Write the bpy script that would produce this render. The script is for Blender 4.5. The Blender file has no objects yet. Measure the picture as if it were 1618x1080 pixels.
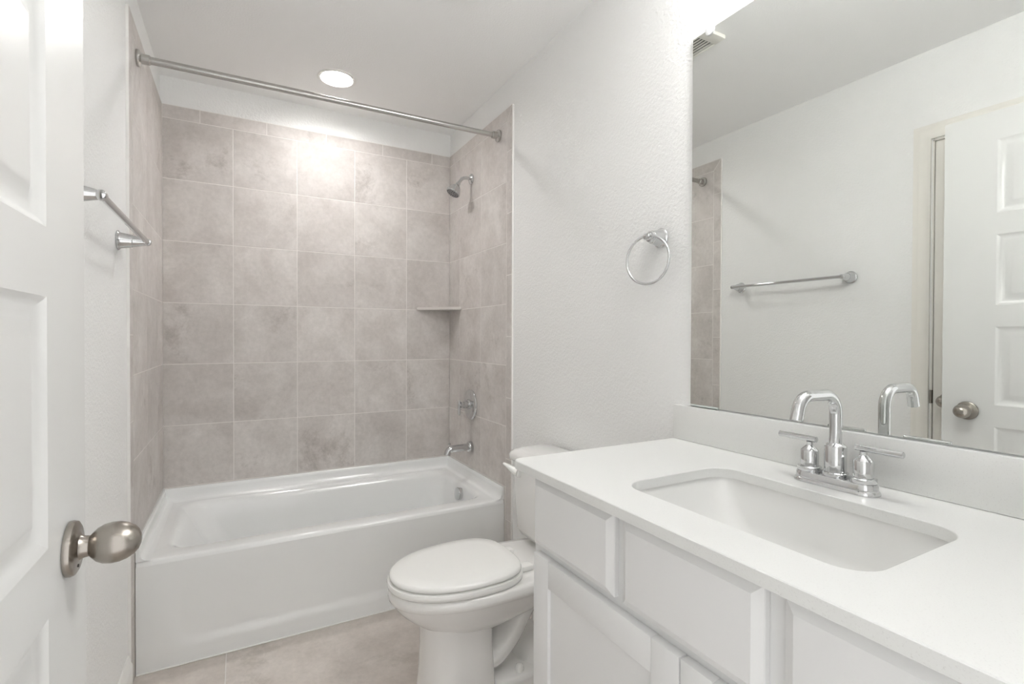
import bpy, bmesh, math, random
from mathutils import Vector, Matrix

S = bpy.context.scene
COL = S.collection
random.seed(7)
PI = math.pi

# ------------------------------------------------------------------ camera
CAM = Vector((.3373, -3.0153, 1.246))
YAW, PITCH, ROLL, FPX = .5002, -.0100, .0035, 787.09
fw = Vector((math.sin(YAW), math.cos(YAW), 0)); rt = Vector((math.cos(YAW), -math.sin(YAW), 0)); up = Vector((0, 0, 1))
fw, up = fw * math.cos(PITCH) + up * math.sin(PITCH), up * math.cos(PITCH) - fw * math.sin(PITCH)
rt, up = rt * math.cos(ROLL) + up * math.sin(ROLL), up * math.cos(ROLL) - rt * math.sin(ROLL)
cam_data = bpy.data.cameras.new('camera')
cam_data.sensor_fit = 'HORIZONTAL'; cam_data.sensor_width = 36.0
cam_data.lens = FPX * 36.0 / 1618.0
cam_data.clip_start = 0.02
cam = bpy.data.objects.new('camera', cam_data); COL.objects.link(cam)
m = Matrix((rt, up, -fw)).transposed().to_4x4(); m.translation = CAM
cam.matrix_world = m
S.camera = cam

# ------------------------------------------------------------------ light and exposure
S.view_settings.view_transform = 'Standard'
S.view_settings.look = 'None'
S.view_settings.gamma = 1.0
S.view_settings.use_curve_mapping = False
S.view_settings.exposure = 2.95
S.cycles.max_bounces = 12
S.cycles.diffuse_bounces = 8
S.cycles.glossy_bounces = 6
S.cycles.sample_clamp_indirect = 8.0
S.cycles.caustics_reflective = False
world = bpy.data.worlds.new('world'); S.world = world; world.use_nodes = True
bg = world.node_tree.nodes['Background']
bg.inputs['Color'].default_value = (1.0, .995, .985, 1)
bg.inputs['Strength'].default_value = .19            # added fill through the doorway, standing in for the unseen hall
CAN_EMIT = 19.0                                      # recessed light over the tub
VANITY_EMIT = 13.0                                   # shades of the light bar above the mirror

# ------------------------------------------------------------------ materials
def new_mat(name):
    mt = bpy.data.materials.new(name); mt.use_nodes = True
    return mt, mt.node_tree, mt.node_tree.nodes['Principled BSDF']

def plain(name, col, rough=.5, metal=0.0, spec=.5, coat=0.0, bump=None):
    mt, nt, b = new_mat(name)
    b.inputs['Base Color'].default_value = (*col, 1)
    b.inputs['Roughness'].default_value = rough
    b.inputs['Metallic'].default_value = metal
    b.inputs['Specular IOR Level'].default_value = spec
    b.inputs['Coat Weight'].default_value = coat
    b.inputs['Coat Roughness'].default_value = .05
    if bump:
        scale, strength, dist = bump
        tc = nt.nodes.new('ShaderNodeTexCoord'); nz = nt.nodes.new('ShaderNodeTexNoise'); bp = nt.nodes.new('ShaderNodeBump')
        nz.inputs['Scale'].default_value = scale; nz.inputs['Detail'].default_value = 4; nz.inputs['Roughness'].default_value = .55
        bp.inputs['Strength'].default_value = strength; bp.inputs['Distance'].default_value = dist
        nt.links.new(tc.outputs['Object'], nz.inputs['Vector']); nt.links.new(nz.outputs['Fac'], bp.inputs['Height'])
        nt.links.new(bp.outputs['Normal'], b.inputs['Normal'])
    return mt

def emit(name, col, strength):
    mt, nt, b = new_mat(name)
    b.inputs['Base Color'].default_value = (.9, .9, .9, 1)
    b.inputs['Emission Color'].default_value = (*col, 1)
    b.inputs['Emission Strength'].default_value = strength
    return mt

def tile_mat(name, lo, hi, dark, scale=1.0, rough=.5):
    """ceramic tile with cloudy mottling; the per-tile attribute shifts the pattern so no two tiles match"""
    mt, nt, b = new_mat(name)
    N = nt.nodes.new; L = nt.links.new
    tc = N('ShaderNodeTexCoord'); at = N('ShaderNodeAttribute'); at.attribute_name = 'tile'
    sc = N('ShaderNodeVectorMath'); sc.operation = 'SCALE'; sc.inputs['Scale'].default_value = 37.0
    ad = N('ShaderNodeVectorMath'); ad.operation = 'ADD'
    L(at.outputs['Color'], sc.inputs[0]); L(tc.outputs['Object'], ad.inputs[0]); L(sc.outputs[0], ad.inputs[1])
    n1 = N('ShaderNodeTexNoise'); n1.inputs['Scale'].default_value = 5.0 * scale; n1.inputs['Detail'].default_value = 8; n1.inputs['Roughness'].default_value = .62; n1.inputs['Distortion'].default_value = .5
    n2 = N('ShaderNodeTexNoise'); n2.inputs['Scale'].default_value = 2.6 * scale; n2.inputs['Detail'].default_value = 10; n2.inputs['Roughness'].default_value = .78; n2.inputs['Distortion'].default_value = .3
    L(ad.outputs[0], n1.inputs['Vector']); L(ad.outputs[0], n2.inputs['Vector'])
    r1 = N('ShaderNodeValToRGB'); r1.color_ramp.elements[0].position = .30; r1.color_ramp.elements[1].position = .70
    r1.color_ramp.elements[0].color = (*lo, 1); r1.color_ramp.elements[1].color = (*hi, 1)
    L(n1.outputs['Fac'], r1.inputs['Fac'])
    r2 = N('ShaderNodeValToRGB'); r2.color_ramp.elements[0].position = .58; r2.color_ramp.elements[1].position = .74
    r2.color_ramp.elements[0].color = (0, 0, 0, 1); r2.color_ramp.elements[1].color = (1, 1, 1, 1)
    L(n2.outputs['Fac'], r2.inputs['Fac'])
    mx = N('ShaderNodeMix'); mx.data_type = 'RGBA'
    L(r2.outputs['Color'], mx.inputs['Factor']); L(r1.outputs['Color'], mx.inputs['A']); mx.inputs['B'].default_value = (*dark, 1)
    # fine gritty grain of the printed stone
    n3 = N('ShaderNodeTexNoise'); n3.inputs['Scale'].default_value = 48.0; n3.inputs['Detail'].default_value = 7; n3.inputs['Roughness'].default_value = .7
    L(ad.outputs[0], n3.inputs['Vector'])
    g3 = N('ShaderNodeMapRange'); g3.inputs['From Min'].default_value = .3; g3.inputs['From Max'].default_value = .7; g3.inputs['To Min'].default_value = .90; g3.inputs['To Max'].default_value = 1.06
    L(n3.outputs['Fac'], g3.inputs['Value'])
    v3 = N('ShaderNodeVectorMath'); v3.operation = 'SCALE'; L(mx.outputs['Result'], v3.inputs[0]); L(g3.outputs['Result'], v3.inputs['Scale'])
    # slight tone difference from tile to tile
    mr = N('ShaderNodeMapRange'); mr.inputs['To Min'].default_value = .95; mr.inputs['To Max'].default_value = 1.05
    sp = N('ShaderNodeSeparateColor'); L(at.outputs['Color'], sp.inputs['Color']); L(sp.outputs['Red'], mr.inputs['Value'])
    vm = N('ShaderNodeVectorMath'); vm.operation = 'SCALE'; L(v3.outputs[0], vm.inputs[0]); L(mr.outputs['Result'], vm.inputs['Scale'])
    L(vm.outputs[0], b.inputs['Base Color'])
    b.inputs['Roughness'].default_value = rough
    b.inputs['Specular IOR Level'].default_value = .10
    bp = N('ShaderNodeBump'); bp.inputs['Strength'].default_value = .12; bp.inputs['Distance'].default_value = .002
    L(n1.outputs['Fac'], bp.inputs['Height']); L(bp.outputs['Normal'], b.inputs['Normal'])
    return mt

def quartz_mat(name):
    mt, nt, b = new_mat(name)
    N = nt.nodes.new; L = nt.links.new
    tc = N('ShaderNodeTexCoord'); nz = N('ShaderNodeTexNoise'); nz.inputs['Scale'].default_value = 420; nz.inputs['Detail'].default_value = 2
    rp = N('ShaderNodeValToRGB'); rp.color_ramp.elements[0].position = .26; rp.color_ramp.elements[1].position = .40
    rp.color_ramp.elements[0].color = (.66, .66, .645, 1); rp.color_ramp.elements[1].color = (.74, .745, .73, 1)
    L(tc.outputs['Object'], nz.inputs['Vector']); L(nz.outputs['Fac'], rp.inputs['Fac']); L(rp.outputs['Color'], b.inputs['Base Color'])
    b.inputs['Roughness'].default_value = .28
    return mt

M = dict(
    wall=plain('wall_paint', (.82, .823, .815), .75, bump=(110, .45, .006)),
    ceil=plain('ceiling_paint', (.88, .88, .875), .9, bump=(140, .3, .003)),
    door=plain('door_paint', (.70, .703, .69), .32, bump=(260, .06, .001)),
    casing=plain('casing_paint', (.78, .762, .715), .35),  # yellowish mixed light put into the colour of casing and closet door
    trim=plain('trim_paint', (.80, .79, .765), .35),
    cabinet=plain('cabinet_paint', (.76, .762, .76), .38),
    porcelain=plain('porcelain', (.82, .815, .80), .08, coat=.5),
    sink=plain('sink_china', (.74, .74, .725), .1, coat=.4),
    seat=plain('seat_plastic', (.85, .85, .83), .16),
    acrylic=plain('tub_acrylic', (.80, .81, .805), .14, coat=.3),
    chrome=plain('chrome', (.66, .665, .67), .06, 1.0),
    nickel=plain('brushed_nickel', (.40, .37, .335), .26, 1.0),
    steel=plain('satin_steel', (.52, .51, .49), .27, 1.0),
    dark=plain('painted_recess_shade', (.05, .05, .045), .7),  # near-black colour stands in for shade inside small openings
    gasket=plain('dark_rubber', (.10, .10, .10), .6),
    mirror=plain('mirror_silver', (.83, .845, .825), .0, 1.0),
    glass_edge=plain('mirror_edge', (.62, .66, .64), .15),
    clip=plain('clear_plastic', (.86, .87, .87), .1, spec=.8),
    caulk=plain('white_caulk', (.82, .81, .79), .5),
    grout=plain('tile_grout', (.74, .71, .68), .8),
    vent=plain('vent_plastic', (.80, .79, .74), .45),
    tile=tile_mat('wall_tile', (.51, .475, .452), (.66, .63, .607), (.35, .315, .292)),
    floor=tile_mat('floor_tile', (.55, .50, .46), (.69, .64, .60), (.45, .41, .37), .7, .45),
    shelf=plain('shelf_ceramic', (.62, .59, .56), .25),
    quartz=quartz_mat('white_quartz'),
    can=emit('lamp_lens', (1.0, .992, .98), CAN_EMIT),
    shade=emit('lamp_shade_glass', (1.0, .992, .98), VANITY_EMIT),
)

# ------------------------------------------------------------------ mesh helpers
ROOT = {}
def empty(name, loc):
    o = bpy.data.objects.new(name, None); COL.objects.link(o); o.location = loc
    o.empty_display_size = .05
    ROOT[o] = Vector(loc)
    return o

def obj(name, bm, mats, parent=None, smooth=35, keep=False):
    """link bm (world coordinates) as ONE mesh object, parts stored relative to their thing's base"""
    off = Vector((0, 0, 0))
    if parent is not None:
        off = ROOT[parent]
    else:
        xs = [v.co for v in bm.verts]
        if not keep:
            lo = [min(v[i] for v in xs) for i in range(3)]; hi = [max(v[i] for v in xs) for i in range(3)]
            off = Vector(((lo[0] + hi[0]) / 2, (lo[1] + hi[1]) / 2, lo[2]))
    bmesh.ops.translate(bm, verts=bm.verts, vec=-off)
    bmesh.ops.recalc_face_normals(bm, faces=bm.faces)
    me = bpy.data.meshes.new(name); bm.to_mesh(me); bm.free()
    for mm in (mats if isinstance(mats, (list, tuple)) else [mats]): me.materials.append(mm)
    for p in me.polygons: p.use_smooth = True
    me.set_sharp_from_angle(angle=math.radians(smooth))
    o = bpy.data.objects.new(name, me); COL.objects.link(o)
    if parent is None:
        o.location = off
    else:
        o.parent = parent
    ROOT[o] = off
    return o

def tag(o, label, cat, group=None, kind=None):
    o['label'] = label; o['category'] = cat
    if group: o['group'] = group
    if kind: o['kind'] = kind
    return o

def B(): return bmesh.new()

def box(bm, x0, x1, y0, y1, z0, z1, bev=0.0, seg=2, mi=0):
    r = bmesh.ops.create_cube(bm, size=1.0)
    vs = r['verts']
    for v in vs:
        v.co = Vector(((x0 + x1) / 2 + v.co.x * (x1 - x0), (y0 + y1) / 2 + v.co.y * (y1 - y0), (z0 + z1) / 2 + v.co.z * (z1 - z0)))
    fs = set(f for v in vs for f in v.link_faces)
    for f in fs: f.material_index = mi
    if bev > 0:
        es = list(set(e for v in vs for e in v.link_edges))
        bmesh.ops.bevel(bm, geom=es, offset=bev, segments=seg, profile=.5, affect='EDGES')
    return bm

def loft(bm, rings, cap0=True, cap1=True, closed=True, mi=0):
    vr = [[bm.verts.new(p) for p in ring] for ring in rings]
    n = len(vr[0])
    for a, b in zip(vr, vr[1:]):
        for i in range(n if closed else n - 1):
            f = bm.faces.new((a[i], a[(i + 1) % n], b[(i + 1) % n], b[i])); f.material_index = mi
    if cap0: bm.faces.new(list(reversed(vr[0]))).material_index = mi
    if cap1: bm.faces.new(vr[-1]).material_index = mi
    return vr

def frame(d):
    d = Vector(d).normalized()
    a = Vector((0, 0, 1)) if abs(d.z) < .9 else Vector((1, 0, 0))
    u = d.cross(a).normalized(); v = d.cross(u).normalized()
    return d, u, v

def lathe(bm, o, d, prof, n=32, mi=0, cap0=True, cap1=True):
    """prof: (distance along d, radius)"""
    d, u, v = frame(d); o = Vector(o)
    rings = [[o + d * h + (u * math.cos(2 * PI * k / n) + v * math.sin(2 * PI * k / n)) * max(r, 1e-4) for k in range(n)] for h, r in prof]
    loft(bm, rings, cap0, cap1, mi=mi)
    return bm

def spline(pts, n=8):
    P = [Vector(p) for p in pts]; P = [P[0] * 2 - P[1]] + P + [P[-1] * 2 - P[-2]]
    out = []
    for i in range(1, len(P) - 2):
        for k in range(n):
            t = k / n; a, b, c, d = P[i - 1:i + 3]
            out.append(.5 * ((2 * b) + (c - a) * t + (2 * a - 5 * b + 4 * c - d) * t * t + (3 * b - a - 3 * c + d) * t ** 3))
    out.append(P[-2]); return out

def tube(bm, pts, rad, n=16, closed=False, mi=0):
    P = [Vector(p) for p in pts]; k = len(P)
    R = rad if isinstance(rad, (list, tuple)) else [rad] * k
    T = []
    for i in range(k):
        a = P[(i - 1) % k] if closed or i > 0 else P[i]; b = P[(i + 1) % k] if closed or i < k - 1 else P[i]
        T.append((b - a).normalized())
    _, u, v = frame(T[0]); rings = []
    for i in range(k):
        u = (u - T[i] * u.dot(T[i])).normalized(); v = T[i].cross(u)
        rings.append([P[i] + (u * math.cos(2 * PI * j / n) + v * math.sin(2 * PI * j / n)) * R[i] for j in range(n)])
    if closed:
        rings.append(rings[0]); loft(bm, rings, False, False, mi=mi); bmesh.ops.remove_doubles(bm, verts=bm.verts, dist=1e-6)
    else:
        loft(bm, rings, mi=mi)
    return bm

def rrect(x0, x1, y0, y1, r, z, n=6):
    """rounded rectangle ring, counter-clockwise; r one radius or four (x1y1, x0y1, x0y0, x1y0)"""
    rr = r if isinstance(r, (list, tuple)) else [r] * 4
    out = []
    for (cx, cy, sx, sy, a0), q in zip(((x1, y1, -1, -1, 0), (x0, y1, 1, -1, 90), (x0, y0, 1, 1, 180), (x1, y0, -1, 1, 270)), rr):
        for k in range(n + 1):
            a = math.radians(a0 + 90 * k / n)
            out.append(Vector((cx + sx * q + q * math.cos(a), cy + sy * q + q * math.sin(a), z)))
    return out

def smooth(a, b, t):
    t = max(0, min(1, (t - a) / (b - a))); return t * t * (3 - 2 * t)

# ------------------------------------------------------------------ the room
W = 1.524                     # tub alcove, tile face to tile face
XL, XR, YB, YF = -.01, 1.534, .01, -2.98
CZ = 2.543
TA = -.839                    # front edge of the wall tile
TH = 2.400                    # top of the wall tile
CLOSET = (-2.86, -1.952, 2.135)

def st(o, label, cat): return tag(o, label, cat, kind='structure')

b = B(); box(b, XL - .12, XR + .12, YB, YB + .12, 0, CZ); st(obj('wall_back', b, M['wall']), 'white painted wall above the tile at the far end over the bathtub', 'wall')
b = B(); box(b, XR, XR + .12, YF - .12, YB, 0, CZ); st(obj('wall_right', b, M['wall']), 'white orange-peel textured wall carrying mirror and towel ring', 'wall')
b = B()
box(b, XL - .12, XL, CLOSET[1], YB, 0, CZ); box(b, XL - .12, XL, CLOSET[0], CLOSET[1], CLOSET[2], CZ)
box(b, XL - .12, XL, YF - .12, CLOSET[0], 0, CZ); box(b, XL - .12, XL - .10, CLOSET[0], CLOSET[1], 0, CLOSET[2])  # last box: unseen backing added to keep world light out of the door gap
st(obj('wall_left', b, M['wall']), 'white wall behind the open door carrying the towel bar', 'wall')
DX0, DX1, DZ = .085, 1.0, 2.145
b = B()
box(b, XL, DX0, YF - .12, YF, 0, CZ); box(b, DX1, XR, YF - .12, YF, 0, CZ); box(b, DX0, DX1, YF - .12, YF, DZ, CZ)
st(obj('wall_front', b, M['wall']), 'white wall with the entry doorway the picture is taken through', 'wall')
b = B()
CAN = (.768, -.378, .0765)
def circ(r, z, n=48): return [Vector((CAN[0] + r * math.cos(2 * PI * k / n), CAN[1] + r * math.sin(2 * PI * k / n), z)) for k in range(n)]
def slab(z): return [Vector((x, y, z)) for x, y in ((XL - .12, YF - .12), (XR + .12, YF - .12), (XR + .12, YB + .12), (XL - .12, YB + .12))]
def fill_between(bm, outer, inner_):
    es = []
    for vr in (outer, inner_):
        for i_ in range(len(vr)):
            e = bm.edges.get((vr[i_], vr[(i_ + 1) % len(vr)])); es.append(e or bm.edges.new((vr[i_], vr[(i_ + 1) % len(vr)])))
    bmesh.ops.triangle_fill(bm, edges=es, use_beauty=True)
so = loft(b, [slab(CZ), slab(CZ + .1)], False, True)
sh = loft(b, [circ(CAN[2], CZ), circ(CAN[2], CZ + .06)], False, True)
fill_between(b, so[0], sh[0])
st(obj('ceiling', b, M['ceil']), 'flat off-white painted ceiling', 'ceiling')

# tiles: convex outlines (u, v) laid on a plane, every tile a bevelled slab on a grout bed
def tiles(bm, polys, to3, gap=.0019, bev=.0008, thick=.008):
    lay = bm.loops.layers.float_color.get('tile') or bm.loops.layers.float_color.new('tile')
    def inset(poly, d):
        n = len(poly); out = []
        for i in range(n):
            p, q, r = Vector(poly[i - 1]), Vector(poly[i]), Vector(poly[(i + 1) % n])
            e1, e2 = (q - p).normalized(), (r - q).normalized()
            n1, n2 = Vector((-e1.y, e1.x)), Vector((-e2.y, e2.x))
            bis = n1 + n2; out.append(q + bis * (d / (1 + n1.dot(n2))))
        return out
    for poly in polys:
        col = (random.random(), random.random(), random.random(), 1)
        rings = [[to3(p[0], p[1], h) for p in inset(poly, d)] for h, d in ((0, gap), (thick - bev, gap), (thick, gap + bev))]
        before = set(bm.faces); loft(bm, rings, cap0=False)
        for f in set(bm.faces) - before:
            for lp in f.loops: lp[lay] = col

def rect(u0, u1, v0, v1): return [(u0, v0), (u1, v0), (u1, v1), (u0, v1)]
ROWS = [.30, .483, .793, 1.103, 1.413, 1.723, 2.033, 2.334]
def row_rects(cols, rows): return [rect(u0, u1, v0, v1) for u0, u1 in zip(cols, cols[1:]) for v0, v1 in zip(rows, rows[1:])]

b = B(); b.loops.layers.float_color.new('tile')
polys = row_rects([0, .309, .620, .932, 1.242, W], ROWS[1:])
tc = [0, .161, .469, .774, 1.095, 1.405, W]
polys += [rect(a, c, 2.334, TH) for a, c in zip(tc, tc[1:])]
tiles(b, polys, lambda u, v, h: Vector((u, .008 - h, v)))
box(b, 0, W, .0010, .0098, .40, TH - .001, mi=1)
box(b, 0, W, .0012, .0098, TH - .0012, TH + .001, mi=1)
st(obj('wall_tile_back', b, [M['tile'], M['grout']], smooth=20), 'square greige stone-look tile on the far wall over the bathtub', 'wall tile')

def side_tiles(name, face, sgn, label):
    b = B(); b.loops.layers.float_color.new('tile')
    e = TA; i_ = TA + .057
    polys = row_rects([i_, -.479, -.170, 0], ROWS[1:])
    jz = [0.0] + [.319 + .31 * k for k in range(7)]
    polys += [rect(e, i_, a, c) for a, c in zip(jz, jz[1:])]
    polys.append([(e, jz[-1]), (i_, jz[-1]), (i_, TH - .066), (e, TH)])          # mitred corner piece
    tj = [i_, -.62, -.31, 0]
    polys.append([(i_, TH - .066), (tj[1], TH - .066), (tj[1], TH), (e, TH)])
    polys += [rect(a, c, TH - .066, TH) for a, c in zip(tj[1:], tj[2:])]
    tiles(b, polys, lambda u, v, h: Vector((face + sgn * (.008 - h), u, v)))
    x0, x1 = sorted((face + sgn * .0010, face + sgn * .0098))
    box(b, x0, x1, TA + .001, 0, 0.0, TH - .001, mi=1)
    x0, x1 = sorted((face + sgn * .0012, face + sgn * .0098))
    box(b, x0, x1, TA - .0015, TA + .001, 0, TH, mi=2)                       # caulked edge
    box(b, x0, x1, TA, 0, TH - .001, TH + .001, mi=1)
    st(obj(name, b, [M['tile'], M['grout'], M['caulk']], smooth=20), label, 'wall tile')
side_tiles('wall_tile_left', 0, -1, 'greige tile with narrow edge tiles on the side wall left of the bathtub')
side_tiles('wall_tile_right', W, 1, 'greige tile with narrow edge tiles on the shower head wall')

b = B(); b.loops.layers.float_color.new('tile')
xs = [XL, .289, 1.03, XR]; ys = [YF - .12, -2.53, -1.92, -1.306, -.70]
polys = []
for k, (y0, y1) in enumerate(zip(ys, ys[1:])):
    polys += [rect(x0, x1, y0, y1) for x0, x1 in zip(xs, xs[1:])]
tiles(b, polys, lambda u, v, h: Vector((u, v, -.008 + h)))
box(b, XL - .12, XR + .12, YF - .12, YB + .12, -.10, -.0008, mi=1)
st(obj('floor', b, [M['floor'], M['grout']], smooth=20), 'floor of large greige stone-look tiles', 'floor')

def skirting(name, x0, sgn, y0, y1, label):
    b = B()
    prof = [(0, 0), (.014, 0), (.014, .085), (.012, .092), (.008, .098), (.007, .112), (.004, .120), (0, .122)]
    loft(b, [[Vector((x0 + sgn * a, y, z)) for a, z in prof] for y in (y0, y1)])
    st(obj(name, b, M['trim']), label, 'baseboard')
skirting('baseboard_left', XL, 1, -1.877, TA - .003, 'white moulded baseboard at the foot of the wall beside the tub')
skirting('baseboard_right', XR, -1, -1.944, TA - .003, 'white baseboard behind the toilet')

# closet doorway casing on the left wall (seen in the mirror)
b = B()
prof = [(0, 0), (.004, .010), (.014, .013), (.024, .011), (.034, .015), (.056, .017), (.064, .014), (.070, .012), (.070, 0)]
yi, zi = CLOSET[1] + .004, CLOSET[2] + .004
def cas(flip):
    return [Vector((XL + t, yi + (.070 - a), 0)) for a, t in prof], [Vector((XL + t, yi + (.070 - a), zi + (.070 - a))) for a, t in prof], [Vector((XL + t, YF + .001, zi + (.070 - a))) for a, t in prof]
loft(b, list(cas(0)))
box(b, XL - .098, XL - .0005, CLOSET[1] - .006, CLOSET[1] - .0002, 0, CLOSET[2])
box(b, XL - .098, XL - .0005, CLOSET[0], CLOSET[1] - .0002, CLOSET[2] - .006, CLOSET[2] - .0002)
st(obj('trim_1', b, M['casing']), 'moulded casing around the closed door seen in the mirror', 'door casing')

# ------------------------------------------------------------------ panelled doors
def door_leaf(bm, x0, x1, ya, yb, z0, z1, stile, panels):
    """slab between x0 and x1, five recessed panels with a raised field on both faces"""
    def edge(u0, u1, v0, v1): box(bm, x0, x1, u0, u1, v0, v1)
    edge(ya, ya + stile, z0, z1); edge(yb - stile, yb, z0, z1)
    v = z0
    for lo, t in reversed(panels):
        edge(ya + stile, yb - stile, v, lo); v = t
    edge(ya + stile, yb - stile, v, z1)
    for lo, t in panels:
        for xf, s in ((x1, -1), (x0, 1)):
            rings = []
            for ins, dep in ((0, 0), (.004, .002), (.012, .008), (.018, .010), (.026, .0095), (.040, .0035), (.046, .003)):
                y0, y1, v0, v1 = ya + stile + ins, yb - stile - ins, lo + ins, t - ins
                rings.append([Vector((xf + s * dep, y0, v0)), Vector((xf + s * dep, y1, v0)), Vector((xf + s * dep, y1, v1)), Vector((xf + s * dep, y0, v1))])
            loft(bm, rings, cap0=False)
PANELS = [(1.735, 2.022), (1.377, 1.652), (.986, 1.293), (.62, .901), (.20, .535)]      # bottom and top of each panel

def door_knob(parent, x, y, z, label):
    b = B(); lathe(b, (x, y, z), (1, 0, 0), [(.014, .0115), (.021, .0115), (.023, .014), (.026, .0175), (.031, .0225), (.038, .0262), (.047, .0278), (.056, .0272), (.065, .0245), (.073, .0195), (.078, .0135), (.0805, .007), (.0812, .002)], 40)
    k = obj('door_knob', b, M['nickel'], parent); k['label'] = label
    b = B(); lathe(b, (x, y, z), (1, 0, 0), [(0.0003, .0365), (.004, .037), (.008, .0355), (.0105, .031), (.011, .022), (.013, .017), (.017, .0145), (.024, .0135)], 40)
    lathe(b, (x + .0095, y - .004, z - .0235), (1, 0, 0), [(0, .0022), (.0022, .0022)], 12, mi=1)  # dark disc painted in for the shaded release hole
    obj('rosette', b, [M['nickel'], M['dark']], k)
    return k

b = B(); door_leaf(b, .097, .132, -2.958, -2.048, .012, 2.134, .166, PANELS)
d = st(obj('door_1', b, M['door'], smooth=30), 'open white five-panel door with an egg-shaped satin nickel knob', 'door')
door_knob(d, .132, -2.132, .955, 'satin nickel egg-shaped knob')
b = B(); box(b, .101, .128, -2.0482, -2.0472, .93, .995, .0004, 1); obj('latch_plate', b, M['nickel'], d)

b = B(); door_leaf(b, XL - .038, XL - .003, CLOSET[0] + .004, CLOSET[1] - .0095, .012, 2.1255, .14, PANELS)
d = st(obj('door_2', b, M['casing'], smooth=30), 'closed white door behind the open door, seen only in the mirror', 'door')
door_knob(d, XL - .003, -2.020, .972, 'satin nickel knob')
b = B(); box(b, XL - .012, XL + .002, CLOSET[1] - .0065, CLOSET[1] + .003, .955, 1.015, .001, 1); obj('strike_plate', b, M['nickel'], d)

# ------------------------------------------------------------------ bathtub
tub = empty('bathtub', (W / 2, -.385, 0))
tag(tub, 'white alcove bathtub with a recessed apron front between tiled walls', 'bathtub')
TF = -.769
b = B()
x0, x1, y0, y1 = .0015, W - .0015, TF, -.0015
rings = [rrect(x0, x1, y0 + .02, y1, .004, .0005), rrect(x0, x1, y0 + .02, y1, .004, .36)]
for z, i_ in ((.385, .02), (.397, .0), (.4065, .002), (.412, .006), (.4145, .012), (.415, .020)):
    rings.append(rrect(x0, x1, y0 + i_, y1, .004, z))
inner = [(.078, 1.456, -.690, -.060, .085, .415), (.084, 1.450, -.685, -.065, .085, .4138), (.094, 1.442, -.677, -.073, .085, .409), (.104, 1.435, -.669, -.081, .085, .399),
         (.118, 1.430, -.663, -.088, .09, .38), (.17, 1.420, -.652, -.10, .09, .28), (.24, 1.408, -.640, -.112, .10, .16), (.275, 1.398, -.628, -.122, .11, .11), (.30, 1.38, -.608, -.14, .11, .085), (.34, 1.34, -.57, -.18, .10, .075)]
for a0, a1, c0, c1, r, z in inner: rings.append(rrect(a0, a1, c0, c1, r, z))
loft(b, rings)
obj('basin', b, M['acrylic'], tub, smooth=50)
# raised lip the tile sits behind: left, back and right, with a cove down to the deck
b = B()
path = [((0.001, TF + .004), (1, 0)), ((0.001, -.001), (1, -1)), ((W - .001, -.001), (-1, -1)), ((W - .001, TF + .004), (-1, 0))]
prof = [(0, .4155), (0, .479), (.0085, .479), (.0105, .4765), (.0115, .46), (.013, .440), (.018, .4265), (.028, .4185), (.045, .4152)]
loft(b, [[Vector((p[0] + n_[0] * a, p[1] + n_[1] * a, z)) for a, z in prof] for p, n_ in path])
obj('wall_lip', b, M['acrylic'], tub, smooth=50)
# apron with its shallow recess
b = B()
nx, nz = 150, 60
def recess(x, z):
    cx, cz, hx, hz, r = .762, .30, .655, .235, .07
    qx, qz = abs(x - cx) - hx + r, abs(z - cz) - hz + r
    sd = math.hypot(max(qx, 0), max(qz, 0)) + min(max(qx, qz), 0) - r
    return .008 * (1 - smooth(-.040, .006, sd)) * (1 - smooth(.20, .385, z))
g = [[b.verts.new((x0 + (x1 - x0) * i / nx, TF + recess(x0 + (x1 - x0) * i / nx, .0005 + .396 * k / nz), .0005 + .3965 * k / nz)) for i in range(nx + 1)] for k in range(nz + 1)]
for k in range(nz):
    for i in range(nx): b.faces.new((g[k][i], g[k][i + 1], g[k + 1][i + 1], g[k + 1][i]))
ext = bmesh.ops.extrude_edge_only(b, edges=[e for e in b.edges if e.is_boundary])
for v in [v for v in ext['geom'] if isinstance(v, bmesh.types.BMVert)]: v.co.y = TF + .019
obj('apron', b, M['acrylic'], tub, smooth=50)
b = B()
box(b, .0015, W - .0015, TF - .005, TF + .002, .0002, .005, .002, 1)
obj('caulk_line', b, M['caulk'], tub)
b = B(); lathe(b, (1.432, -.420, .362), (-1, 0, .12), [(-.012, .030), (.004, .034), (.024, .0355), (.027, .034), (.028, .031), (.0282, .002)], 40)
ov = obj('overflow_plate', b, M['chrome'], tub); ov['label'] = 'round chrome overflow plate'

# ------------------------------------------------------------------ shower fittings
SY = -.345
t = empty('showerhead', (W, SY, 2.164)); tag(t, 'chrome shower head on a bent arm high on the tiled wall', 'shower head')
b = B(); lathe(b, (W - .0003, SY, 2.164), (-1, 0, 0), [(0, .030), (.004, .0305), (.009, .026), (.013, .018), (.016, .013)]); obj('flange', b, M['chrome'], t)
arm = spline([(W - .004, SY, 2.164), (1.492, SY, 2.166), (1.470, SY, 2.160), (1.452, SY, 2.142), (1.440, SY, 2.124)], 6)
b = B(); tube(b, arm, .0095, 18); obj('arm', b, M['chrome'], t)
hd = Vector((-.50, 0, -.866)); ho = Vector((1.443, SY, 2.128))
b = B(); lathe(b, ho, hd, [(0, .012), (.004, .0135), (.014, .0135), (.020, .020), (.034, .031), (.052, .0375), (.060, .041), (.068, .042), (.071, .040)], 40)
h = obj('head', b, M['chrome'], t)
b = B(); lathe(b, ho, hd, [(.0705, .0385), (.0735, .037), (.074, .002)], 36)
d_, u_, v_ = frame(hd)
for rr_, nn in ((.011, 6), (.021, 12), (.031, 18)):
    for k in range(nn):
        a = 2 * PI * k / nn
        lathe(b, ho + hd * .0735 + (u_ * math.cos(a) + v_ * math.sin(a)) * rr_, hd, [(0, .0024), (.003, .0018)], 8, mi=1)
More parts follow.
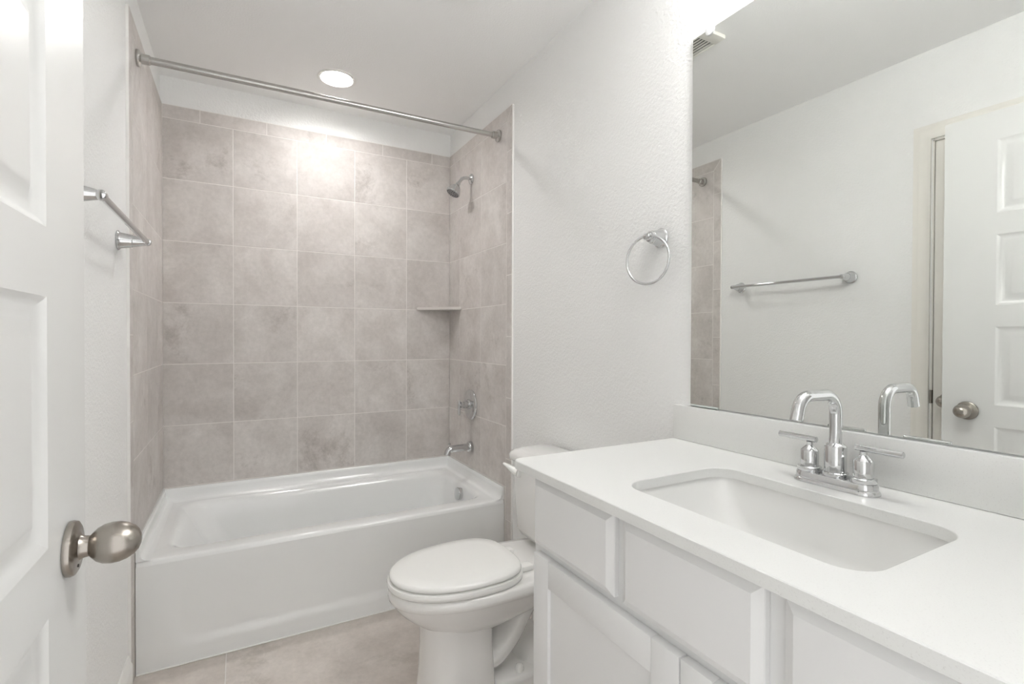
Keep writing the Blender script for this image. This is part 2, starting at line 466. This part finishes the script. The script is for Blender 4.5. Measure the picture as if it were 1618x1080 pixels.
obj('spray_face', b, [plain('grey_spray_face', (.30, .30, .30), .4), M['gasket']], h)

t = empty('shower_valve', (W, SY, .85)); tag(t, 'round chrome shower valve with a lever handle below the corner shelf', 'shower valve')
b = B(); lathe(b, (W - .0003, SY, .850), (-1, 0, 0), [(0, .088), (.004, .0885), (.008, .086), (.012, .078), (.014, .055), (.016, .034)], 56); obj('escutcheon', b, M['chrome'], t)
b = B(); lathe(b, (W - .015, SY, .852), (-1, 0, 0), [(0, .031), (.010, .029), (.012, .023), (.034, .022), (.036, .018), (.050, .017), (.052, .010), (.062, .009)], 32); obj('valve_hub', b, M['chrome'], t)
b = B(); tube(b, [(1.450, SY, .877), (1.450, SY, .874), (1.450, SY, .80), (1.450, SY, .792)], [.005, .0075, .0075, .0055], 16); obj('lever', b, M['chrome'], t)

t = empty('tub_spout', (W, -.355, .603)); tag(t, 'chrome tub spout with a diverter knob just above the tub rim', 'tub spout')
b = B(); lathe(b, (W - .0003, -.355, .607), (-1, 0, 0), [(0, .030), (.004, .031), (.018, .031), (.022, .029), (.024, .022)], 36); obj('flange', b, M['chrome'], t)
b = B(); sp = spline([(W - .01, -.355, .607), (1.47, -.355, .606), (1.42, -.355, .605), (1.393, -.355, .602), (1.378, -.355, .590), (1.373, -.355, .572)], 6)
tube(b, sp, [.0205] * 20 + [.0195] * (len(sp) - 20), 24); obj('spout_body', b, M['chrome'], t)
b = B(); lathe(b, (1.386, -.355, .620), (0, 0, 1), [(0, .004), (.008, .004), (.010, .007), (.017, .0075), (.019, .005)], 16); obj('diverter_knob', b, M['chrome'], t)

b = B()
tri = [(W - .0005, -.0005), (W - .219, -.0005), (W - .219, -.010), (W - .012, -.205), (W - .0005, -.205)]
loft(b, [[Vector((x, y, z)) for x, y in tri] for z in (1.411, 1.429)])
bmesh.ops.bevel(b, geom=[e for e in b.edges if abs((e.verts[0].co - e.verts[1].co).z) < 1e-6], offset=.004, segments=2, affect='EDGES')
tag(obj('corner_shelf', b, M['shelf']), 'small grey corner shelf set into the tile above the valve', 'shelf')

# curtain rod
t = empty('shower_curtain_rod', (W / 2, -.698, 2.286)); tag(t, 'satin steel shower curtain rod spanning the alcove below the ceiling', 'curtain rod')
RZ0, RZ1, RY = 2.284, 2.290, -.698
b = B(); tube(b, [(.012, RY, RZ0), (.62, RY, (RZ0 + RZ1) / 2)], .0138, 24); obj('rod', b, M['steel'], t)
b = B(); tube(b, [(.60, RY, (RZ0 + RZ1) / 2), (W - .012, RY, RZ1)], .0125, 24); obj('inner_rod', b, M['steel'], t)
for xf, s, z in ((.0003, 1, RZ0), (W - .0003, -1, RZ1)):
    b = B(); lathe(b, (xf, RY, z), (s, 0, 0), [(0, .030), (.004, .031), (.010, .030), (.013, .024), (.016, .0185), (.040, .0180), (.044, .0145)], 36); obj('end_flange', b, M['steel'], t)

# recessed light
t = empty('recessed_light', (.768, -.378, CZ)); tag(t, 'round recessed ceiling light glowing white above the bathtub', 'ceiling light')
b = B(); n = 48
def ring(r, z): return [Vector((.768 + r * math.cos(2 * PI * k / n), -.378 + r * math.sin(2 * PI * k / n), z)) for k in range(n)]
loft(b, [ring(.093, CZ - .0002), ring(.093, CZ - .003), ring(.089, CZ - .006), ring(.078, CZ - .005), ring(.0745, CZ - .002), ring(.0715, CZ + .024)], False, False)
obj('trim_ring', b, M['trim'], t)
b = B(); loft(b, [ring(.0735, CZ + .030), ring(.0735, CZ + .0245), ring(.03, CZ + .0235)])
obj('lens', b, M['can'], t)

# ceiling vent
vx0, vx1, vy0, vy1 = .890, 1.150, -1.570, -1.290
t = empty('ceiling_vent', ((vx0 + vx1) / 2, (vy0 + vy1) / 2, CZ)); tag(t, 'cream louvred ceiling vent reflected in the top corner of the mirror', 'vent')
b = B(); box(b, vx0, vx1, vy0, vy0 + .055, CZ - .018, CZ - .0003, .005); box(b, vx0, vx1, vy1 - .055, vy1, CZ - .018, CZ - .0003, .005)
box(b, vx0, vx0 + .012, vy0 + .05, vy1 - .05, CZ - .018, CZ - .0003, .003); box(b, vx1 - .012, vx1, vy0 + .05, vy1 - .05, CZ - .018, CZ - .0003, .003)
obj('frame', b, M['vent'], t)
b = B(); box(b, vx0 + .008, vx1 - .008, vy0 + .05, vy1 - .05, CZ - .004, CZ - .0006); obj('recess', b, M['dark'], t)  # flat dark plate, shade behind the louvers put into its colour
k = 0
xx = vx0 + .020
b = B()
while xx < vx1 - .016:
    box(b, xx, xx + .0065, vy0 + .052, vy1 - .052, CZ - .0165, CZ - .0115, .001, 1); xx += .0165
obj('louvers', b, M['vent'], t)

# ------------------------------------------------------------------ towel bar and towel ring
def post(bm, o, d, L=.066):
    lathe(bm, o, d, [(.0003, .031), (.003, .032), (.006, .0300), (.008, .027), (.012, .0255), (.040, .0205), (.0405, .0190), (.042, .0190), (.050, .0170), (L - .002, .0105)], 32)
TBZ = 1.555
t = empty('towel_bar', (XL, -1.30, TBZ)); tag(t, 'long chrome towel bar on the wall between the door and the tub', 'towel bar')
for y in (-.985, -1.615):
    b = B(); post(b, (XL, y, TBZ), (1, 0, 0), .078)
    lathe(b, (XL + .080, y - .0125, TBZ), (0, 1, 0), [(0, .004), (.002, .0095), (.006, .0115), (.019, .0115), (.023, .0095), (.025, .004)], 24)
    obj('post', b, M['chrome'], t)
b = B(); tube(b, [(XL + .080, -.99, TBZ), (XL + .080, -1.61, TBZ)], .0083, 20); obj('bar', b, M['chrome'], t)

t = empty('towel_ring', (XR, -1.828, 1.567)); tag(t, 'chrome towel ring hanging on the white wall beside the mirror', 'towel ring')
b = B(); post(b, (XR, -1.828, 1.567), (-1, 0, 0), .056)
lathe(b, (XR - .058, -1.841, 1.567), (0, 1, 0), [(0, .004), (.002, .009), (.006, .011), (.020, .011), (.024, .009), (.026, .004)], 24)
obj('post', b, M['chrome'], t)
b = B(); a_ = math.radians(14); rr_ = .0765
ax = Vector((math.sin(a_), -math.cos(a_), 0)); tl = Vector((0, 0, 1)); cc = Vector((XR - .058, -1.828, 1.567 - rr_ + .002))
tube(b, [cc + (ax * math.cos(2 * PI * k / 64) + tl * math.sin(2 * PI * k / 64)) * rr_ for k in range(64)], .0042, 14, closed=True)
obj('ring', b, M['chrome'], t)

# ------------------------------------------------------------------ toilet
TY = -1.400
t = empty('toilet', (1.15, TY, 0)); tag(t, 'white two-piece toilet with a closed lid beside the bathtub', 'toilet')
def egg(u0, u1, w, uc, z, ef=2.1, eb=3.0, n=64):
    out = []
    for k in range(n):
        a = 2 * PI * k / n; c, s = math.cos(a), math.sin(a)
        e = ef if c >= 0 else eb
        uu = uc + (u1 - uc if c >= 0 else uc - u0) * math.copysign(abs(c) ** (2 / e), c)
        out.append(Vector((XR - uu, TY + w * math.copysign(abs(s) ** (2 / e), s), z)))
    return out
def eggs(rows, ef=2.1, eb=3.0): return [egg(*r, ef=ef, eb=eb) for r in rows]
b = B()
loft(b, eggs([(.40, .60, .080, .50, .235), (.36, .63, .100, .49, .255), (.30, .662, .120, .48, .275), (.23, .695, .140, .47, .298), (.17, .726, .157, .46, .325), (.12, .748, .169, .455, .350), (.085, .759, .1765, .45, .368),
              (.076, .763, .180, .45, .374), (.070, .768, .1845, .45, .379), (.066, .770, .186, .45, .390), (.068, .769, .185, .45, .404), (.074, .764, .180, .45, .411), (.10, .74, .16, .45, .412)], eb=4.5))
bowl = obj('bowl', b, M['porcelain'], t, smooth=60)
b = B()
loft(b, eggs([(.415, .672, .122, .555, .0005), (.415, .670, .120, .555, .02), (.42, .662, .114, .555, .10), (.425, .658, .108, .555, .20), (.425, .660, .107, .555, .26), (.42, .668, .112, .55, .30)], ef=2.3, eb=5))
obj('pedestal', b, M['porcelain'], t, smooth=60)
b = B()
tw = spline([(.45, .115), (.40, .125), (.34, .18), (.285, .265), (.235, .315), (.185, .300), (.155, .22), (.155, .12), (.17, .03)], 6)
b2 = []
for i_, p in enumerate(tw):
    a = tw[max(i_ - 1, 0)]; c = tw[min(i_ + 1, len(tw) - 1)]; td = (c - a).normalized(); nn = Vector((-td.y, td.x))
    b2.append([Vector((XR - (p.x + nn.x * .048 * math.cos(2 * PI * k / 24)), TY + .088 * math.sin(2 * PI * k / 24), p.y + nn.y * .048 * math.cos(2 * PI * k / 24))) for k in range(24)])
loft(b, b2); obj('trapway', b, M['porcelain'], t, smooth=60)
b = B()
loft(b, [rrect(XR - .43, XR - .10, TY - .118, TY + .118, .05, .0005), rrect(XR - .43, XR - .10, TY - .118, TY + .118, .05, .045), rrect(XR - .427, XR - .103, TY - .114, TY + .114, .05, .056), rrect(XR - .42, XR - .12, TY - .106, TY + .106, .05, .062)])
loft(b, eggs([(.115, .300, .100, .20, .055), (.12, .292, .095, .20, .09), (.13, .275, .082, .20, .125), (.15, .245, .05, .20, .142), (.18, .215, .015, .195, .147)], eb=2.2))
obj('foot', b, M['porcelain'], t, smooth=60)
for s in (-1, 1):
    b = B(); lathe(b, (XR - .325, TY + s * .084, .0615), (0, 0, 1), [(0, .0165), (.010, .0165), (.018, .014), (.023, .008), (.0245, .001)], 24); obj('bolt_cap', b, M['seat'], t)
b = B()
loft(b, eggs([(.318, .766, .176, .50, .4135), (.314, .771, .181, .50, .418), (.313, .773, .183, .50, .427), (.316, .770, .180, .50, .436), (.33, .75, .165, .50, .4375)]))
obj('seat', b, M['seat'], t, smooth=60)
b = B()
loft(b, eggs([(.325, .755, .168, .50, .4395), (.319, .763, .175, .50, .4425), (.318, .765, .177, .50, .449), (.320, .763, .175, .50, .4555), (.326, .756, .168, .50, .4595), (.36, .71, .13, .50, .4625), (.45, .60, .05, .52, .4635)]))
obj('lid', b, M['seat'], t, smooth=60)
for s in (-1, 1):
    b = B(); box(b, XR - .322, XR - .272, TY + s * .075 - .022, TY + s * .075 + .022, .4125, .432, .006); obj('hinge', b, M['seat'], t)
b = B()
def tank_ring(x0, hw, z, bow, r=.045):
    out = rrect(x0, XR - .018, TY - hw, TY + hw, [.02, r, r, .02], z, 8)
    for v in out:
        if v.x < x0 + .06: v.x -= bow * (1 - ((v.y - TY) / hw) ** 2)
    return out
loft(b, [tank_ring(1.375, .175, .427, .008), tank_ring(1.360, .202, .436, .012), tank_ring(1.350, .216, .46, .014), tank_ring(1.341, .223, .60, .014), tank_ring(1.334, .228, .738, .014)])
obj('tank', b, M['porcelain'], t, smooth=50)
b = B()
loft(b, [tank_ring(1.327, .231, .739, .014), tank_ring(1.321, .235, .745, .014), tank_ring(1.321, .235, .762, .014), tank_ring(1.326, .228, .772, .014), tank_ring(1.338, .218, .781, .012), tank_ring(1.36, .20, .785, .01)])
obj('tank_lid', b, M['porcelain'], t, smooth=50)
b = B()
lathe(b, (1.334, -1.262, .700), (-1, 0, 0), [(0, .0215), (.012, .0215), (.018, .018), (.020, .002)], 24)
lv = spline([(1.322, -1.268, .700), (1.312, -1.252, .706), (1.303, -1.222, .716), (1.298, -1.190, .721)], 5)
tube(b, lv, [.019 - .0135 * k / (len(lv) - 1) for k in range(len(lv))], 14)
obj('flush_lever', b, M['seat'], t)

# ------------------------------------------------------------------ vanity
VX, VL, VR, VT = .985, -1.957, YF + .002, .914
t = empty('vanity_cabinet', (1.26, -2.46, 0)); tag(t, 'white shaker vanity cabinet under the quartz countertop', 'vanity cabinet')
b = B()
box(b, VX, VX + .019, VR, VL, .10, VT)                           # face frame
box(b, VX + .019, XR - .001, VL - .018, VL, .0005, VT); box(b, VX + .019, XR - .001, VR, VR + .018, .0005, VT)
box(b, XR - .012, XR - .001, VR, VL, .0005, VT); box(b, VX + .019, XR - .001, VR + .018, VL - .018, .10, .115)
box(b, VX + .06, VX + .075, VR, VL, .0005, .10)
obj('carcass', b, M['cabinet'], t)
def drawer(y1, y0, z0, z1):
    b = B()
    rings = []
    for x, i_ in ((VX - .0005, 0), (VX - .010, 0), (VX - .012, .001), (VX - .020, .016), (VX - .0202, .018)):
        rings.append([Vector((x, y0 + i_, z0 + i_)), Vector((x, y1 - i_, z0 + i_)), Vector((x, y1 - i_, z1 - i_)), Vector((x, y0 + i_, z1 - i_))])
    loft(b, rings)
    return obj('drawer', b, M['cabinet'], t, smooth=12)
drawer(-1.972, -2.268, .742, .904); drawer(-2.293, -2.583, .742, .904); drawer(-2.612, -2.905, .742, .904)
def shaker(y1, y0, z0, z1):
    b = B(); xf, r = VX - .020, .063
    box(b, xf, VX - .0005, y1 - r, y1, z0, z1, .0015, 2); box(b, xf, VX - .0005, y0, y0 + r, z0, z1, .0015, 2)
    box(b, xf, VX - .0005, y0 + r, y1 - r, z1 - r, z1, .0015, 2); box(b, xf, VX - .0005, y0 + r, y1 - r, z0, z0 + r, .0015, 2)
    dr = obj('door', b, M['cabinet'], t)
    b = B(); box(b, xf + .008, VX - .002, y0 + r - .004, y1 - r + .004, z0 + r - .004, z1 - r + .004); obj('door_panel', b, M['cabinet'], dr)
shaker(-1.981, -2.4375, .115, .724); shaker(-2.4405, -2.905, .115, .724)

CT, CB = .936, .9145
b = B()
def outer(i_, z): return rrect(.945 + i_, XR - .0005, VR + .0005, -1.905 - i_, [.0015, .024 - i_, .0015, .0015], z, 8)
SK = (1.047, 1.357, -2.672, -2.203)
def hole(i_, z): return rrect(SK[0] - i_, SK[1] + i_, SK[2] - i_, SK[3] + i_, .052 + i_, z, 8)
o_ = loft(b, [outer(.0015, CT), outer(0, CT - .0015), outer(0, CB + .001), outer(.001, CB)], False, False)
i_ = loft(b, [hole(.0012, CT), hole(0, CT - .0012), hole(0, CB)], False, False)
fill_between(b, o_[0], i_[0]); fill_between(b, o_[-1], i_[-1])
tag(obj('countertop', b, M['quartz'], smooth=30), 'white quartz countertop with a rectangular sink cutout', 'countertop')

b = B(); box(b, XR - .0205, XR - .0005, VR + .0005, -1.905, CT + .0005, 1.040, .0015, 2)
tag(obj('backsplash', b, M['quartz']), 'low white quartz backsplash strip under the mirror', 'backsplash')

# undermount sink
t = empty('sink', (1.20, -2.437, .77)); tag(t, 'white rectangular undermount sink in the countertop', 'sink')
b = B()
def sk(a0, a1, c0, c1, r, z): return rrect(SK[0] + a0, SK[1] - a1, SK[2] + c0, SK[3] - c1, r, z, 8)
loft(b, [sk(-.02, -.02, -.02, -.02, .06, CB - .0005), sk(-.004, -.004, -.004, -.004, .055, CB - .0005), sk(-.003, -.003, -.003, -.003, .054, CB - .004), sk(.008, .004, .01, .01, .05, .88),
         sk(.022, .012, .03, .035, .05, .83), sk(.035, .022, .05, .065, .055, .80), sk(.055, .04, .085, .10, .06, .786), sk(.11, .10, .18, .19, .04, .781)], False, True)
obj('basin', b, M['sink'], t, smooth=50)
b = B(); lathe(b, (1.21, -2.437, .7815), (0, 0, 1), [(0, .030), (.003, .029), (.004, .022), (.002, .021), (.006, .018), (.007, .003)], 28); obj('drain', b, M['chrome'], t)

# faucet
FX, FY = 1.430, -2.428
t = empty('faucet', (FX, FY, CT)); tag(t, 'chrome two-handle faucet with a square-bent spout behind the sink', 'faucet')
b = B()
def pl(i_, z): return rrect(FX - .028 + i_, FX + .028 - i_, FY - .083 + i_, FY + .083 - i_, .0275 - i_, z, 8)
loft(b, [pl(0, CT + .0003), pl(0, CT + .003), pl(.001, CT + .006), pl(.0035, CT + .009), pl(.004, CT + .018), pl(.006, CT + .022), pl(.009, CT + .023)])
obj('base_plate', b, M['chrome'], t)
bz = CT + .0225
for s in (1, -1):
    y = FY + s * .0535
    b = B(); lathe(b, (FX, y, bz), (0, 0, 1), [(0, .0225), (.002, .0235), (.009, .0235), (.0105, .0215), (.0107, .0178), (.043, .0178), (.0445, .017), (.053, .0085), (.0545, .0065), (.062, .0065)], 36)
    hb = obj('handle', b, M['chrome'], t)
    b = B(); lathe(b, (FX, y - s * .015, bz + .068), (0, s, 0), [(0, .0052), (.001, .0066), (.083, .0066), (.084, .0052)], 20); obj('handle_bar', b, M['chrome'], hb)
b = B(); lathe(b, (FX, FY, bz), (0, 0, 1), [(0, .0235), (.002, .0245), (.008, .0245), (.0095, .023), (.0097, .0205), (.062, .0205), (.064, .0195), (.069, .0135)], 40); obj('spout_base', b, M['chrome'], t)
b = B()
pth = [Vector((FX, FY, bz + .06)), Vector((FX, FY, 1.090))]
def arc(c, r, a0, a1, n=10): return [Vector((c[0] + r * math.cos(math.radians(a0 + (a1 - a0) * k / n)), FY, c[1] + r * math.sin(math.radians(a0 + (a1 - a0) * k / n)))) for k in range(n + 1)]
R1 = .040; ztop = 1.1295
pth += arc((FX - R1, ztop - R1), R1, 0, 90)
pth += arc((FX - .098, ztop - .034), .034, 90, 164)[0:]
e_ = pth[-1]; pth.append(e_ + Vector((-.276, 0, -.961)) * .022)
tube(b, pth, .0118, 24)
obj('spout', b, M['chrome'], t)

# mirror
MX = XR - .006
t = empty('mirror', (XR, -2.46, 1.0437)); tag(t, 'large frameless wall mirror above the backsplash', 'mirror')
b = B(); box(b, MX, XR - .0008, YF + .012, -1.959, 1.0437, 2.135)
b.faces.ensure_lookup_table()
for f in b.faces: f.material_index = 0 if f.calc_center_median().x < MX + .0005 else 1
obj('glass', b, [M['mirror'], M['glass_edge']], t, smooth=10)
for y in (-2.020, -2.85):
    b = B(); lathe(b, (XR - .001, y, 2.146), (-1, 0, 0), [(0, .010), (.004, .010), (.0042, .007), (.008, .004), (.009, .001)], 20)
    lathe(b, (MX - .0002, y, 2.1315), (-1, 0, 0), [(0, .0145), (.003, .0145), (.0045, .012), (.005, .004)], 24)
    box(b, MX - .005, XR - .001, y - .010, y + .010, 2.1365, 2.146, .002, 2)
    obj('clip', b, M['clip'], t)
b = B(); box(b, MX - .003, XR - .001, -2.058, -1.961, 1.0405, 1.0432, .0005, 1); box(b, MX - .003, MX - .0004, -2.058, -1.961, 1.0405, 1.0475, .0005, 1)
obj('bottom_channel', b, M['glass_edge'], t)

# light bar over the mirror (above the frame, lights the room)
t = empty('vanity_light', (XR, -2.43, 2.40)); tag(t, 'vanity light bar with three lit shades above the mirror', 'wall light')
b = B(); box(b, XR - .022, XR - .0005, -2.70, -2.16, 2.385, 2.445, .006); obj('back_plate', b, M['nickel'], t)
for y in (-2.60, -2.46, -2.32):
    b = B(); tube(b, spline([(XR - .02, y, 2.415), (XR - .075, y, 2.435), (XR - .115, y, 2.42), (XR - .12, y, 2.395)], 5), .008, 12); obj('arm', b, M['nickel'], t)
    b = B(); lathe(b, (XR - .12, y, 2.40), (0, 0, -1), [(0, .018), (.012, .028), (.05, .036), (.08, .040), (.082, .037)], 28); obj('lamp_shade', b, M['shade'], t)
